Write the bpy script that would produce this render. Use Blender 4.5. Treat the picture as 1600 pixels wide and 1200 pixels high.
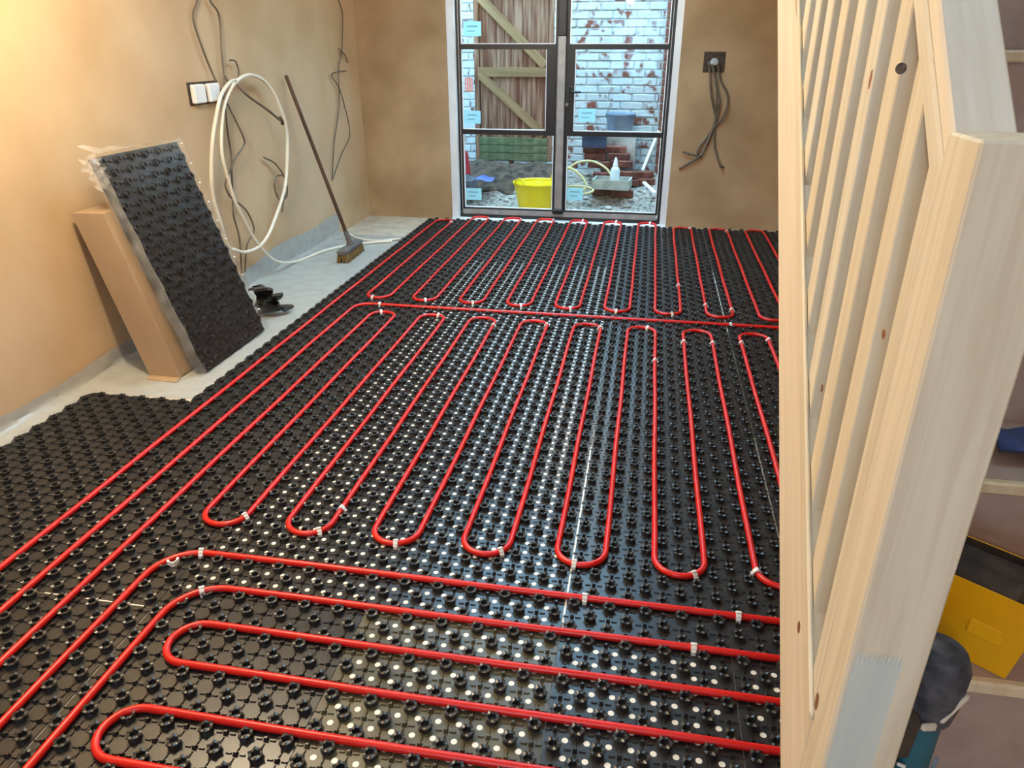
import bpy, math, random
from mathutils import Vector, Matrix
random.seed(7)
for o in list(bpy.data.objects): bpy.data.objects.remove(o)
SC = bpy.context.scene
COL = SC.collection

# ---------------------------------------------------------------- camera
FPX, PITCH, YAW, CAMH = 1148.5, math.radians(24.73), math.radians(10.1), 1.43
FW = Vector((-math.sin(YAW)*math.cos(PITCH), math.cos(YAW)*math.cos(PITCH), -math.sin(PITCH)))
RT = Vector((math.cos(YAW), math.sin(YAW), 0)); UP = RT.cross(FW)
CAM = Vector((0, 0, CAMH))
cd = bpy.data.cameras.new('camera'); co = bpy.data.objects.new('camera', cd); COL.objects.link(co)
cd.sensor_width = 36; cd.lens = FPX/1600*36; cd.clip_start = .02
co.matrix_world = Matrix.Translation(CAM) @ Matrix((RT, UP, -FW)).transposed().to_4x4()
SC.camera = co

# ---------------------------------------------------------------- world / exposure
W = bpy.data.worlds.new('world'); SC.world = W; W.use_nodes = True
bg = W.node_tree.nodes['Background']; bg.inputs[0].default_value = (.37, .71, 1, 1); bg.inputs[1].default_value = 13
SC.view_settings.view_transform = 'Standard'; SC.view_settings.look = 'None'
SC.view_settings.exposure = -.06; SC.view_settings.gamma = 1; SC.view_settings.use_curve_mapping = False
LAMP_POWER = {'room': 130, 'door': 18, 'fill': 36}

# survey helpers: a sight line from the camera's station met with a real plane of the room
def ray(x, y): return RT*((x-800)/FPX) - UP*((y-600)/FPX) + FW
def on_z(x, y, z=0):
    d = ray(x, y); return CAM + d*((z-CAMH)/d.z)
def on_y(x, y, Y):
    d = ray(x, y); return CAM + d*(Y/d.y)
def on_x(x, y, X):
    d = ray(x, y); return CAM + d*(X/d.x)

# ---------------------------------------------------------------- materials
def srgb(r, g, b):
    f = lambda c: c/255/12.92 if c/255 <= .04045 else ((c/255+.055)/1.055)**2.4
    return (f(r), f(g), f(b), 1)
MATS = {}
def mat(name, c1, c2=None, rough=.6, scale=8., detail=4., metal=0., bump=0., bscale=60., stretch=(1, 1, 1), spec=.5, c3=None, trans=0., coat=0., contrast=(.35, .65), rnd=0., coord='Object'):
    if name in MATS: return MATS[name]
    m = bpy.data.materials.new(name); m.use_nodes = True; MATS[name] = m
    nt = m.node_tree; N = nt.nodes; L = nt.links; p = N['Principled BSDF']
    p.inputs['Roughness'].default_value = rough; p.inputs['Metallic'].default_value = metal
    p.inputs['Specular IOR Level'].default_value = spec; p.inputs['Transmission Weight'].default_value = trans
    p.inputs['Coat Weight'].default_value = coat
    tc = N.new('ShaderNodeTexCoord'); mp = N.new('ShaderNodeMapping'); mp.inputs['Scale'].default_value = stretch
    L.new(tc.outputs[coord], mp.inputs[0])
    vec = mp.outputs[0]
    if rnd:
        oi = N.new('ShaderNodeObjectInfo'); ad = N.new('ShaderNodeVectorMath'); ad.operation = 'ADD'
        ml = N.new('ShaderNodeMath'); ml.operation = 'MULTIPLY'; ml.inputs[1].default_value = 37.
        L.new(oi.outputs['Random'], ml.inputs[0]); L.new(mp.outputs[0], ad.inputs[0]); L.new(ml.outputs[0], ad.inputs[1]); vec = ad.outputs[0]
    nz = N.new('ShaderNodeTexNoise'); nz.inputs['Scale'].default_value = scale; nz.inputs['Detail'].default_value = detail
    L.new(vec, nz.inputs['Vector'])
    cr = N.new('ShaderNodeValToRGB'); e = cr.color_ramp.elements
    e[0].position, e[1].position = contrast; e[0].color = c1; e[1].color = c2 or c1
    if c3: q = e.new((contrast[0]+contrast[1])/2); q.color = c3
    L.new(nz.outputs[0], cr.inputs[0]); L.new(cr.outputs[0], p.inputs['Base Color'])
    if bump:
        nb = N.new('ShaderNodeTexNoise'); nb.inputs['Scale'].default_value = bscale; nb.inputs['Detail'].default_value = 3
        L.new(vec, nb.inputs['Vector'])
        bp = N.new('ShaderNodeBump'); bp.inputs['Strength'].default_value = bump; bp.inputs['Distance'].default_value = .01
        L.new(nb.outputs[0], bp.inputs['Height']); L.new(bp.outputs[0], p.inputs['Normal'])
    return m
def wood(name, a, b, knot, rough=.55):
    """pine: stretched rings along local Z, odd knots, tint per timber"""
    m = bpy.data.materials.new(name); m.use_nodes = True; MATS[name] = m
    nt = m.node_tree; N = nt.nodes; L = nt.links; p = N['Principled BSDF']; p.inputs['Roughness'].default_value = rough
    tc = N.new('ShaderNodeTexCoord'); oi = N.new('ShaderNodeObjectInfo')
    ml = N.new('ShaderNodeMath'); ml.operation = 'MULTIPLY'; ml.inputs[1].default_value = 23.; L.new(oi.outputs['Random'], ml.inputs[0])
    ad = N.new('ShaderNodeVectorMath'); L.new(tc.outputs['Object'], ad.inputs[0]); L.new(ml.outputs[0], ad.inputs[1])
    mp = N.new('ShaderNodeMapping'); mp.inputs['Scale'].default_value = (1, 1, .045); L.new(ad.outputs[0], mp.inputs[0])
    n1 = N.new('ShaderNodeTexNoise'); n1.inputs['Scale'].default_value = 55; n1.inputs['Detail'].default_value = 3; n1.inputs['Distortion'].default_value = .6; L.new(mp.outputs[0], n1.inputs['Vector'])
    cr = N.new('ShaderNodeValToRGB'); cr.color_ramp.elements[0].position = .36; cr.color_ramp.elements[1].position = .64
    cr.color_ramp.elements[0].color = a; cr.color_ramp.elements[1].color = b; L.new(n1.outputs[0], cr.inputs[0])
    mk = N.new('ShaderNodeMapping'); mk.inputs['Scale'].default_value = (7, 7, 1.6); L.new(ad.outputs[0], mk.inputs[0])
    vo = N.new('ShaderNodeTexVoronoi'); vo.inputs['Scale'].default_value = 1.; L.new(mk.outputs[0], vo.inputs['Vector'])
    ck = N.new('ShaderNodeValToRGB'); ck.color_ramp.elements[0].position = .05; ck.color_ramp.elements[1].position = .085
    ck.color_ramp.elements[0].color = (1, 1, 1, 1); ck.color_ramp.elements[1].color = (0, 0, 0, 1); L.new(vo.outputs['Distance'], ck.inputs[0])
    mx = N.new('ShaderNodeMix'); mx.data_type = 'RGBA'; L.new(ck.outputs[0], mx.inputs['Factor']); tn = N.new('ShaderNodeMix'); tn.data_type = 'RGBA'; mr = N.new('ShaderNodeMath'); mr.operation = 'MULTIPLY'; mr.inputs[1].default_value = .3; L.new(oi.outputs['Random'], mr.inputs[0]); L.new(mr.outputs[0], tn.inputs['Factor']); L.new(cr.outputs[0], tn.inputs['A']); tn.inputs['B'].default_value = srgb(218, 194, 150)
    L.new(tn.outputs['Result'], mx.inputs['A']); mx.inputs['B'].default_value = knot
    L.new(mx.outputs['Result'], p.inputs['Base Color'])
    return m
def glass(name, refl=.06, tint=(1, 1, 1, 1)):
    m = bpy.data.materials.new(name); m.use_nodes = True; MATS[name] = m
    nt = m.node_tree; N = nt.nodes; L = nt.links; N.remove(N['Principled BSDF'])
    t = N.new('ShaderNodeBsdfTransparent'); t.inputs[0].default_value = tint; g = N.new('ShaderNodeBsdfGlossy'); g.inputs['Roughness'].default_value = .03
    mx = N.new('ShaderNodeMixShader'); mx.inputs[0].default_value = refl
    L.new(t.outputs[0], mx.inputs[1]); L.new(g.outputs[0], mx.inputs[2]); L.new(mx.outputs[0], N['Material Output'].inputs[0])
    return m
def film(name, opacity=.3, rough=.12, col=(.9, .9, .9, 1), lo=.5):
    m = bpy.data.materials.new(name); m.use_nodes = True; MATS[name] = m
    nt = m.node_tree; N = nt.nodes; L = nt.links; p = N['Principled BSDF']; p.inputs['Base Color'].default_value = col; p.inputs['Roughness'].default_value = rough
    t = N.new('ShaderNodeBsdfTransparent'); mx = N.new('ShaderNodeMixShader')
    nz = N.new('ShaderNodeTexNoise'); nz.inputs['Scale'].default_value = 14; tc = N.new('ShaderNodeTexCoord'); L.new(tc.outputs['Object'], nz.inputs['Vector'])
    ma = N.new('ShaderNodeMapRange'); ma.inputs[1].default_value = .3; ma.inputs[2].default_value = .75; ma.inputs[3].default_value = opacity*lo; ma.inputs[4].default_value = min(1, opacity*(2-lo))
    L.new(nz.outputs[0], ma.inputs[0]); L.new(ma.outputs[0], mx.inputs[0])
    L.new(t.outputs[0], mx.inputs[1]); L.new(p.outputs[0], mx.inputs[2]); L.new(mx.outputs[0], N['Material Output'].inputs[0])
    return m
def emit(name, c, s):
    m = bpy.data.materials.new(name); m.use_nodes = True; MATS[name] = m
    p = m.node_tree.nodes['Principled BSDF']; p.inputs['Emission Color'].default_value = c; p.inputs['Emission Strength'].default_value = s; return m

mat('plaster', srgb(192, 163, 124), srgb(214, 188, 153), rough=.75, scale=1.6, detail=6, bump=.06, bscale=18, c3=srgb(204, 175, 139), contrast=(.3, .68), spec=.3)
mat('plaster_dark', srgb(158, 127, 92), srgb(188, 158, 122), rough=.75, scale=2.2, detail=6, bump=.06, bscale=18, contrast=(.3, .65), spec=.3)  # darker plaster tone, used on the end and right walls
mat('white_paint', srgb(228, 230, 232), srgb(238, 240, 240), rough=.5)
mat('concrete', srgb(176, 162, 142), srgb(200, 188, 168), rough=.85, scale=9, bump=.2, bscale=90)
mat('ceiling_paint', srgb(225, 222, 215), srgb(235, 232, 226), rough=.8)
mat('black_plastic', (.017, .0178, .019, 1), (.028, .0285, .029, 1), rough=.31, scale=30, spec=.5)
mat('black_plastic_sheen', (.04, .037, .022, 1), (.12, .11, .062, 1), rough=.36, scale=9, spec=.5, contrast=(.3, .7))  # olive sheen of reflected light put into the base colour
mat('backing_white', srgb(236, 236, 224), srgb(246, 246, 240), rough=.35, scale=120)
mat('red_pipe', srgb(206, 24, 20), srgb(222, 34, 26), rough=.33, scale=4, spec=.5)
mat('white_plastic', srgb(236, 238, 240), srgb(244, 244, 244), rough=.35)
mat('black_metal', (.011, .011, .012, 1), (.016, .016, .017, 1), rough=.4, scale=20)
mat('grey_alloy', srgb(150, 146, 142), srgb(168, 164, 160), rough=.45, scale=12, metal=.3)
mat('seal', (.01, .01, .01, 1), rough=.8)
def paper(name, col):
    m = bpy.data.materials.new(name); m.use_nodes = True; MATS[name] = m; N = m.node_tree.nodes; L = m.node_tree.links; N.remove(N['Principled BSDF'])
    d = N.new('ShaderNodeBsdfDiffuse'); t = N.new('ShaderNodeBsdfTranslucent'); d.inputs[0].default_value = col; t.inputs[0].default_value = col
    mx = N.new('ShaderNodeMixShader'); mx.inputs[0].default_value = .6; L.new(d.outputs[0], mx.inputs[1]); L.new(t.outputs[0], mx.inputs[2]); L.new(mx.outputs[0], N['Material Output'].inputs[0])
paper('label_blue', srgb(206, 240, 244))
mat('label_pink', srgb(226, 130, 130), srgb(240, 160, 156), rough=.6, scale=60)
mat('label_ink', srgb(130, 175, 190), srgb(150, 190, 200), rough=.6)
mat('grey_cable', srgb(90, 78, 64), srgb(112, 99, 83), rough=.5, scale=20)
mat('white_hose', srgb(226, 218, 200), srgb(238, 232, 216), rough=.4)
mat('dark_recess', srgb(58, 46, 38), srgb(84, 68, 54), rough=.9, scale=30)
mat('card', srgb(160, 136, 108), srgb(174, 150, 122), rough=.8, scale=5, stretch=(1, 1, .2))
mat('broom_wood', srgb(62, 40, 26), srgb(86, 58, 38), rough=.6, scale=18, stretch=(1, 1, .06))
mat('bristle', srgb(74, 58, 36), srgb(150, 118, 70), rough=.9, scale=90, stretch=(1, 1, .1))
mat('broom_grey', srgb(86, 82, 80), srgb(104, 100, 96), rough=.6, scale=20)
wood('pine', srgb(212, 204, 182), srgb(228, 223, 204), srgb(164, 116, 84))
wood('pine_pale', srgb(224, 216, 198), srgb(238, 232, 218), srgb(165, 115, 85))
wood('pine_nosing', srgb(206, 184, 148), srgb(222, 202, 170), srgb(160, 110, 76))
mat('pine_block', srgb(198, 208, 204), srgb(216, 222, 214), rough=.55, scale=30, stretch=(1, 1, .04))
mat('mdf', srgb(168, 142, 128), srgb(180, 156, 142), rough=.6, scale=14)
mat('steel', srgb(150, 148, 142), rough=.3, metal=1.)
mat('brick_painted', srgb(120, 70, 58), srgb(184, 192, 194), rough=.85, scale=8, detail=5, bump=.5, bscale=40, contrast=(.38, .46), rnd=1, spec=.2)
mat('brick_red', srgb(96, 60, 54), srgb(140, 90, 76), rough=.9, scale=14, bump=.4, bscale=50, rnd=1, spec=.2)
mat('mortar', srgb(158, 166, 168), srgb(178, 186, 188), rough=.95, scale=30, bump=.4)
mat('gravel', srgb(92, 82, 72), srgb(190, 180, 168), rough=.95, scale=26, detail=8, bump=.9, bscale=60, contrast=(.3, .7))
mat('soil', srgb(48, 38, 30), srgb(96, 78, 62), rough=.95, scale=14, detail=8, bump=1., bscale=30)
mat('stone', srgb(120, 112, 104), srgb(200, 194, 186), rough=.9, scale=6, rnd=1)
mat('gate_board', srgb(92, 48, 26), srgb(150, 116, 92), rough=.85, scale=26, detail=6, stretch=(1, 1, .07), rnd=1, contrast=(.38, .66))
mat('gate_brace', srgb(122, 92, 60), srgb(144, 114, 78), rough=.85, scale=20, stretch=(1, 1, .08), rnd=1)
mat('gate_green', srgb(74, 84, 56), srgb(110, 114, 82), rough=.9, scale=14, detail=6)
mat('yellow_plastic', srgb(232, 206, 10), srgb(240, 216, 20), rough=.4)
mat('yellow_tub', srgb(232, 164, 0), srgb(240, 176, 8), rough=.4)
mat('hose_yellow', srgb(206, 188, 130), srgb(220, 204, 150), rough=.5)
mat('crate_grey', srgb(150, 158, 150), srgb(190, 196, 186), rough=.6, scale=12)
mat('bottle', srgb(214, 224, 228), srgb(232, 240, 242), rough=.35)
mat('blue_plastic', srgb(40, 58, 84), srgb(58, 78, 106), rough=.5)
mat('bucket_blue', srgb(104, 122, 144), srgb(126, 142, 160), rough=.6)
mat('blue_film', srgb(52, 70, 128), srgb(84, 104, 160), rough=.4)
mat('red_plastic', srgb(170, 36, 44), srgb(190, 50, 54), rough=.5)
mat('teal_plastic', srgb(12, 74, 92), srgb(24, 98, 116), rough=.35, scale=10)
mat('dark_green_plastic', srgb(14, 48, 40), srgb(24, 66, 56), rough=.45)
mat('dusty_rubber', srgb(44, 44, 50), srgb(104, 104, 112), rough=.75, scale=26, detail=6, contrast=(.4, .72))
mat('dusty_dark', srgb(38, 30, 24), srgb(74, 60, 48), rough=.8, scale=20, detail=6)
mat('dust_pale', srgb(190, 180, 160), srgb(214, 206, 190), rough=.9, scale=40)
mat('blue_cloth', srgb(42, 54, 92), srgb(62, 76, 118), rough=.95, scale=30, bump=.3)
glass('glass', .015); glass('glass_roof', .05)
film('polythene', .8, .2, srgb(184, 186, 182), .92); glass('wrap', .018); MATS['wrap'].node_tree.nodes['Glossy BSDF'].inputs['Roughness'].default_value = .2; film('wrap_crumple', .2, .1, (.75, .75, .75, 1))
emit('bulb', (1, .72, .4, 1), 14)

# ---------------------------------------------------------------- mesh builder
class MB:
    def __init__(s): s.v = []; s.f = []
    def add(s, vs, fs):
        n = len(s.v); s.v += [tuple(v) for v in vs]; s.f += [tuple(i+n for i in f) for f in fs]; return s
    def box(s, c, d, R=None, ch=0.):
        x, y, z = d[0]/2, d[1]/2, d[2]/2; c = Vector(c)
        if ch:   # bevelled box
            vs = []; 
            for sx in (-1, 1):
                for sy in (-1, 1):
                    for sz in (-1, 1):
                        vs += [(sx*x, sy*(y-ch), sz*(z-ch)), (sx*(x-ch), sy*y, sz*(z-ch)), (sx*(x-ch), sy*(y-ch), sz*z)]
            I = lambda a, b, g, k: ((a > 0)*4+(b > 0)*2+(g > 0))*3+k
            fs = []
            for q in (-1, 1):
                fs += [[I(q, -1, -1, 0), I(q, 1, -1, 0), I(q, 1, 1, 0), I(q, -1, 1, 0)], [I(-1, q, -1, 1), I(1, q, -1, 1), I(1, q, 1, 1), I(-1, q, 1, 1)], [I(-1, -1, q, 2), I(1, -1, q, 2), I(1, 1, q, 2), I(-1, 1, q, 2)]]
                for r in (-1, 1):
                    fs += [[I(q, r, -1, 0), I(q, r, 1, 0), I(q, r, 1, 1), I(q, r, -1, 1)], [I(q, -1, r, 0), I(q, 1, r, 0), I(q, 1, r, 2), I(q, -1, r, 2)], [I(-1, q, r, 1), I(1, q, r, 1), I(1, q, r, 2), I(-1, q, r, 2)]]
                    for t in (-1, 1): fs.append([I(q, r, t, 0), I(q, r, t, 1), I(q, r, t, 2)])
        else:
            vs = [(a*x, b*y, g*z) for a in (-1, 1) for b in (-1, 1) for g in (-1, 1)]
            fs = [(0, 1, 3, 2), (4, 6, 7, 5), (0, 4, 5, 1), (2, 3, 7, 6), (0, 2, 6, 4), (1, 5, 7, 3)]
        return s.add([c + (R @ Vector(v) if R else Vector(v)) for v in vs], fs)
    def tube(s, pts, r, n=8, caps=True):
        pts = [Vector(p) for p in pts]; m = len(pts); rings = []; ref = None
        for i, p in enumerate(pts):
            t = (pts[min(i+1, m-1)]-pts[max(i-1, 0)]).normalized()
            if ref is None: ref = Vector((0, 0, 1)) if abs(t.z) < .9 else Vector((1, 0, 0))
            a = t.cross(ref).normalized(); b = a.cross(t); ref = b
            rr = r[i] if isinstance(r, (list, tuple)) else r
            rings.append([p+a*rr*math.cos(2*math.pi*k/n)+b*rr*math.sin(2*math.pi*k/n) for k in range(n)])
        fs = [(i*n+k, i*n+(k+1) % n, (i+1)*n+(k+1) % n, (i+1)*n+k) for i in range(m-1) for k in range(n)]
        if caps: fs += [tuple(range(n-1, -1, -1)), tuple((m-1)*n+k for k in range(n))]
        return s.add([q for R in rings for q in R], fs)
    def lathe(s, prof, n=16, o=(0, 0, 0), sx=1., sy=1., R=None):
        o = Vector(o); vs = []
        for r, z in prof:
            for k in range(n):
                v = Vector((r*math.cos(2*math.pi*k/n)*sx, r*math.sin(2*math.pi*k/n)*sy, z)); vs.append(o+(R @ v if R else v))
        m = len(prof); fs = [(i*n+k, i*n+(k+1) % n, (i+1)*n+(k+1) % n, (i+1)*n+k) for i in range(m-1) for k in range(n)]
        if prof[0][0] > 1e-6: fs.append(tuple(range(n-1, -1, -1)))
        if prof[-1][0] > 1e-6: fs.append(tuple((m-1)*n+k for k in range(n)))
        return s.add(vs, fs)
    def prism(s, poly, fn0, fn1):
        n = len(poly); return s.add([fn0(*q) for q in poly]+[fn1(*q) for q in poly], [tuple(range(n-1, -1, -1)), tuple(range(n, 2*n))]+[(i, (i+1) % n, n+(i+1) % n, n+i) for i in range(n)])
    def build(s, name, m, parent=None, smooth=False, kind=None, loc=None):
        me = bpy.data.meshes.new(name); me.from_pydata(s.v, [], s.f); me.update()
        import bmesh
        b = bmesh.new(); b.from_mesh(me); bmesh.ops.recalc_face_normals(b, faces=b.faces); b.to_mesh(me); b.free()
        me.materials.append(MATS[m])
        if smooth:
            me.polygons.foreach_set('use_smooth', [True]*len(me.polygons)); me.set_sharp_from_angle(angle=math.radians(40))
        return link(name, me, parent, kind, loc)
def link(name, me, parent=None, kind=None, loc=None):
    o = bpy.data.objects.new(name, me); COL.objects.link(o)
    if parent: o.parent = parent
    if kind: o['kind'] = kind
    if loc: o.location = loc
    return o
def tag(o, label, cat, group=None):
    o['label'] = label; o['category'] = cat
    if group: o['group'] = group
    return o
def thing(name, label, cat, loc=(0, 0, 0), group=None, rz=0.):
    o = bpy.data.objects.new(name, None); COL.objects.link(o); o.location = loc; o.rotation_euler.z = rz; o.empty_display_size = .1
    return tag(o, label, cat, group)
def struct(o, label=None):
    o['kind'] = 'structure'
    if label: o['label'] = label
    return o
def timber(name, p0, p1, a, b, m, parent, side=(1, 0, 0), ch=.002):
    """sawn timber from p0 to p1; a = size along `side`, b = the other way; grain along local Z"""
    p0 = Vector(p0); p1 = Vector(p1); z = (p1-p0); L = z.length; z.normalize()
    x = Vector(side); x = (x-z*x.dot(z)).normalized(); y = z.cross(x)
    o = MB().box((0, 0, L/2), (a, b, L), ch=ch).build(name, m, parent)
    o.matrix_local = Matrix.Translation(p0) @ Matrix((x, y, z)).transposed().to_4x4(); return o
def smooth_path(pts, k=6):
    pts = [Vector(p) for p in pts]; out = []
    for i in range(len(pts)-1):
        a, b, c, d = pts[max(i-1, 0)], pts[i], pts[i+1], pts[min(i+2, len(pts)-1)]
        for j in range(k):
            t = j/k; out.append(.5*((2*b)+(c-a)*t+(2*a-5*b+4*c-d)*t*t+(3*b-a-3*c+d)*t**3))
    return out+[pts[-1]]

# ---------------------------------------------------------------- room shell
XL, XR, YB, YF, ZC = -2.49, 1.42, 6.50, -2.3, 2.5
DX0, DX1, DH = -1.713, .195, 2.16           # garden door opening
struct(MB().box(((XL+XR)/2, (YF+6.9)/2, -.06), (XR-XL+.4, 6.9-YF+.2, .12)).build('floor', 'concrete'), 'bare concrete floor slab under the heating panels')
struct(MB().box((XL-.1, (YF+YB)/2, 2.35), (.2, YB-YF+.5, 4.7)).build('wall_left', 'plaster'), 'freshly plastered left wall')
b = MB(); b.box(((XL+DX0)/2-.05, YB+.15, 1.25), (DX0-XL+.1, .3, 2.5)); b.box(((DX1+XR)/2+.05, YB+.15, 1.25), (XR-DX1+.1, .3, 2.5)); b.box(((DX0+DX1)/2, YB+.15, (DH+2.5)/2), (DX1-DX0, .3, 2.5-DH))
struct(b.build('wall_back', 'plaster_dark'), 'plastered end wall around the garden door')
struct(MB().box((XR+.1, (YF+YB)/2, 2.35), (.2, YB-YF+.5, 4.7)).build('wall_right', 'plaster_dark'), 'plastered right wall behind the staircase')
WX0, WX1, WZ0, WZ1 = -.9, .1, .9, 2.0
b = MB(); b.box(((XL+WX0)/2, YF-.1, 1.25), (WX0-XL, .2, 2.5)); b.box(((WX1+XR)/2, YF-.1, 1.25), (XR-WX1, .2, 2.5)); b.box(((WX0+WX1)/2, YF-.1, WZ0/2), (WX1-WX0, .2, WZ0)); b.box(((WX0+WX1)/2, YF-.1, (WZ1+2.5)/2), (WX1-WX0, .2, 2.5-WZ1))
struct(b.build('wall_front', 'plaster'), 'plastered wall behind the viewpoint')
wn = bpy.data.objects.new('added_window_1', None); COL.objects.link(wn); struct(wn, 'white framed window added behind the viewpoint for cool fill light')  # added window, out of view, throws cool daylight on newel and spindle fronts
for z in (WZ0+.03, WZ1-.03): MB().box(((WX0+WX1)/2, YF-.12, z), (WX1-WX0, .1, .06)).build('frame', 'white_paint', wn)
for k in range(4): MB().box((WX0+.03+(WX1-WX0-.06)*k/3, YF-.12, (WZ0+WZ1)/2), (.06, .1, WZ1-WZ0-.12)).build('frame', 'white_paint', wn)
for k in range(3): MB().box((WX0+.03+(WX1-WX0-.06)*(k+.5)/3, YF-.12, (WZ0+WZ1)/2), ((WX1-WX0)/3-.08, .006, WZ1-WZ0-.12)).build('pane', 'glass', wn)
# ceiling with an added rooflight opening and a stairwell opening
RX0, RX1, RY0, RY1 = -1.6, .1, 3.6, 5.7
b = MB()
def slab(x0, x1, y0, y1): b.box(((x0+x1)/2, (y0+y1)/2, ZC+.1), (x1-x0, y1-y0, .2))
slab(XL, RX0, YF, YB); slab(RX0, RX1, YF, RY0); slab(RX0, RX1, RY1, YB); slab(RX1, .26, YF, YB); slab(.26, XR, 3.6, YB); slab(.26, XR, YF, -.3)
struct(b.build('ceiling', 'ceiling_paint'), 'white ceiling')
b = MB(); b.box((.16, 1.65, 3.65), (.2, 4.1, 1.9)); b.box((.84, 3.7, 3.65), (1.16, .2, 1.9)); b.box((.84, -.4, 3.65), (1.16, .2, 1.9)); b.box((.84, .2, 4.65), (1.36, 1.4, .1)); b.box((.84, 3.0, 4.65), (1.36, 1.6, .1)); b.box((.36, 1.55, 4.65), (.4, 1.3, .1)); b.box((1.45, 1.55, 4.65), (.14, 1.3, .1))
struct(b.build('wall_stairwell', 'ceiling_paint'), 'stairwell walls above the stairs')
rw = struct(MB().box(((RX0+RX1)/2, RY0, ZC+.27), (RX1-RX0+.1, .06, .16)).box(((RX0+RX1)/2, RY1, ZC+.27), (RX1-RX0+.1, .06, .16)).box((RX0, (RY0+RY1)/2, ZC+.27), (.06, RY1-RY0, .16)).box((RX1, (RY0+RY1)/2, ZC+.27), (.06, RY1-RY0, .16)).build('added_window_2', 'black_metal'), 'flat rooflight added in the unseen ceiling for daylight')  # added rooflight, out of view, brings more daylight into the room
MB().box(((RX0+RX1)/2, (RY0+RY1)/2, ZC+.33), (RX1-RX0, RY1-RY0, .008)).build('pane', 'glass_roof', rw)

sw = struct(MB().box((.97, .9, 4.72), (.9, .05, .1)).box((.97, 2.2, 4.72), (.9, .05, .1)).box((.55, 1.55, 4.72), (.05, 1.3, .1)).box((1.39, 1.55, 4.72), (.05, 1.3, .1)).build('added_window_3', 'white_paint'), 'rooflight added over the stairwell to light the stairs')  # added rooflight, out of view, brightens handrail top and treads
MB().box((.97, 1.55, 4.74), (.82, 1.28, .008)).build('pane', 'glass_roof', sw)

# ---------------------------------------------------------------- garden door (two leaves, three panes each)
DY = 6.62
door = bpy.data.objects.new('door_1', None); COL.objects.link(door); struct(door, 'black steel framed glazed double garden door')
def dbox(name, x0, x1, z0, z1, y, d, m, parent=door, ch=.0):
    return MB().box(((x0+x1)/2, y, (z0+z1)/2), (x1-x0, d, z1-z0), ch=ch).build(name, m, parent)
dbox('trim', -1.713, -1.650, 0, DH, DY-.03, .12, 'white_paint'); dbox('trim', .143, .195, 0, DH, DY-.03, .12, 'white_paint'); dbox('trim', -1.650, .143, DH-.05, DH, DY-.03, .12, 'white_paint')
dbox('threshold', -1.71, .19, -.001, .006, 6.55, .14, 'white_paint')
dbox('frame', -1.650, -1.632, .0, DH-.05, DY, .07, 'black_metal'); dbox('frame', .122, .143, 0, DH-.05, DY, .07, 'black_metal'); dbox('frame', -1.632, .122, DH-.07, DH-.05, DY, .07, 'black_metal')
dbox('frame_seal', -1.632, -1.626, .04, DH-.07, DY-.01, .05, 'grey_alloy'); dbox('frame_seal', .116, .122, .04, DH-.07, DY-.01, .05, 'grey_alloy')
dbox('sill', -1.650, .143, 0.0, .034, DY, .10, 'black_metal'); dbox('sill_strip', -1.62, .11, .034, .080, DY-.005, .07, 'grey_alloy'); dbox('sill_bead', -1.626, .116, .080, .092, DY-.01, .06, 'black_metal')
dbox('meeting_strip', -.789, -.722, .05, 1.50, DY-.045, .03, 'grey_alloy', ch=.006); dbox('meeting_strip', -.789, -.722, 1.50, DH-.07, DY-.045, .03, 'black_metal', ch=.006)
MB().box((-.755, DY-.062, .085), (.10, .03, .05), ch=.012).build('floor_bolt', 'black_metal', door)
for side, (x0, x1) in ((0, (-1.626, -.789)), (1, (-.722, .116))):
    s0, s1 = (x0, x0+.016) if side == 0 else (x1-.016, x1)
    dbox('stile', s0, s1, .092, DH-.07, DY, .05, 'black_metal')
    m0, m1 = (x1-.022, x1+.012) if side == 0 else (x0-.012, x0+.028)
    dbox('stile', m0, m1, .092, DH-.07, DY, .05, 'black_metal')
    g0, g1 = (x0+.016, x1-.022) if side == 0 else (x0+.028, x1-.016)
    for z in (.724, 1.400): dbox('glazing_bar', g0, g1, z, z+.040, DY, .05, 'black_metal')
    lk = (g1-.07, g1) if side == 0 else (g0, g0+.048)
    lp = dbox('lock_stile', lk[0], lk[1], .764, 1.400, DY-.002, .056, 'black_metal')
    for z0, z1 in ((.092, .724), (.764, 1.400), (1.440, DH-.07)):
        p0, p1 = g0, g1
        if z0 == .764: p0, p1 = (g0, lk[0]) if side == 0 else (lk[1], g1)
        dbox('glazing_bead', p0, p0+.007, z0, z1, DY-.012, .024, 'white_plastic'); dbox('glazing_bead', p1-.007, p1, z0, z1, DY-.012, .024, 'white_plastic'); dbox('glazing_bead', p0, p1, z0, z0+.006, DY-.012, .024, 'white_plastic')
        pn = dbox('pane', p0+.002, p1-.002, z0, z1, DY, .008, 'glass')
    if side == 1:
        h = MB(); h.tube([(-.672, DY-.03, 1.079), (-.672, DY-.075, 1.079), (-.66, DY-.085, 1.079), (-.585, DY-.085, 1.079)], .010, 8); h.box((-.672, DY-.034, 1.06), (.03, .01, .12), ch=.004); h.build('handle', 'black_metal', door)
        k = MB(); k.tube([(-.70, DY-.03, .985), (-.70, DY-.06, .985)], .004, 6); k.lathe([(.0, -.002), (.014, -.002), (.014, .002), (0, .002)], 10, (-.70, DY-.066, .98), R=Matrix.Rotation(math.pi/2, 3, 'X')); k.build('key', 'steel', door, True)
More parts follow.
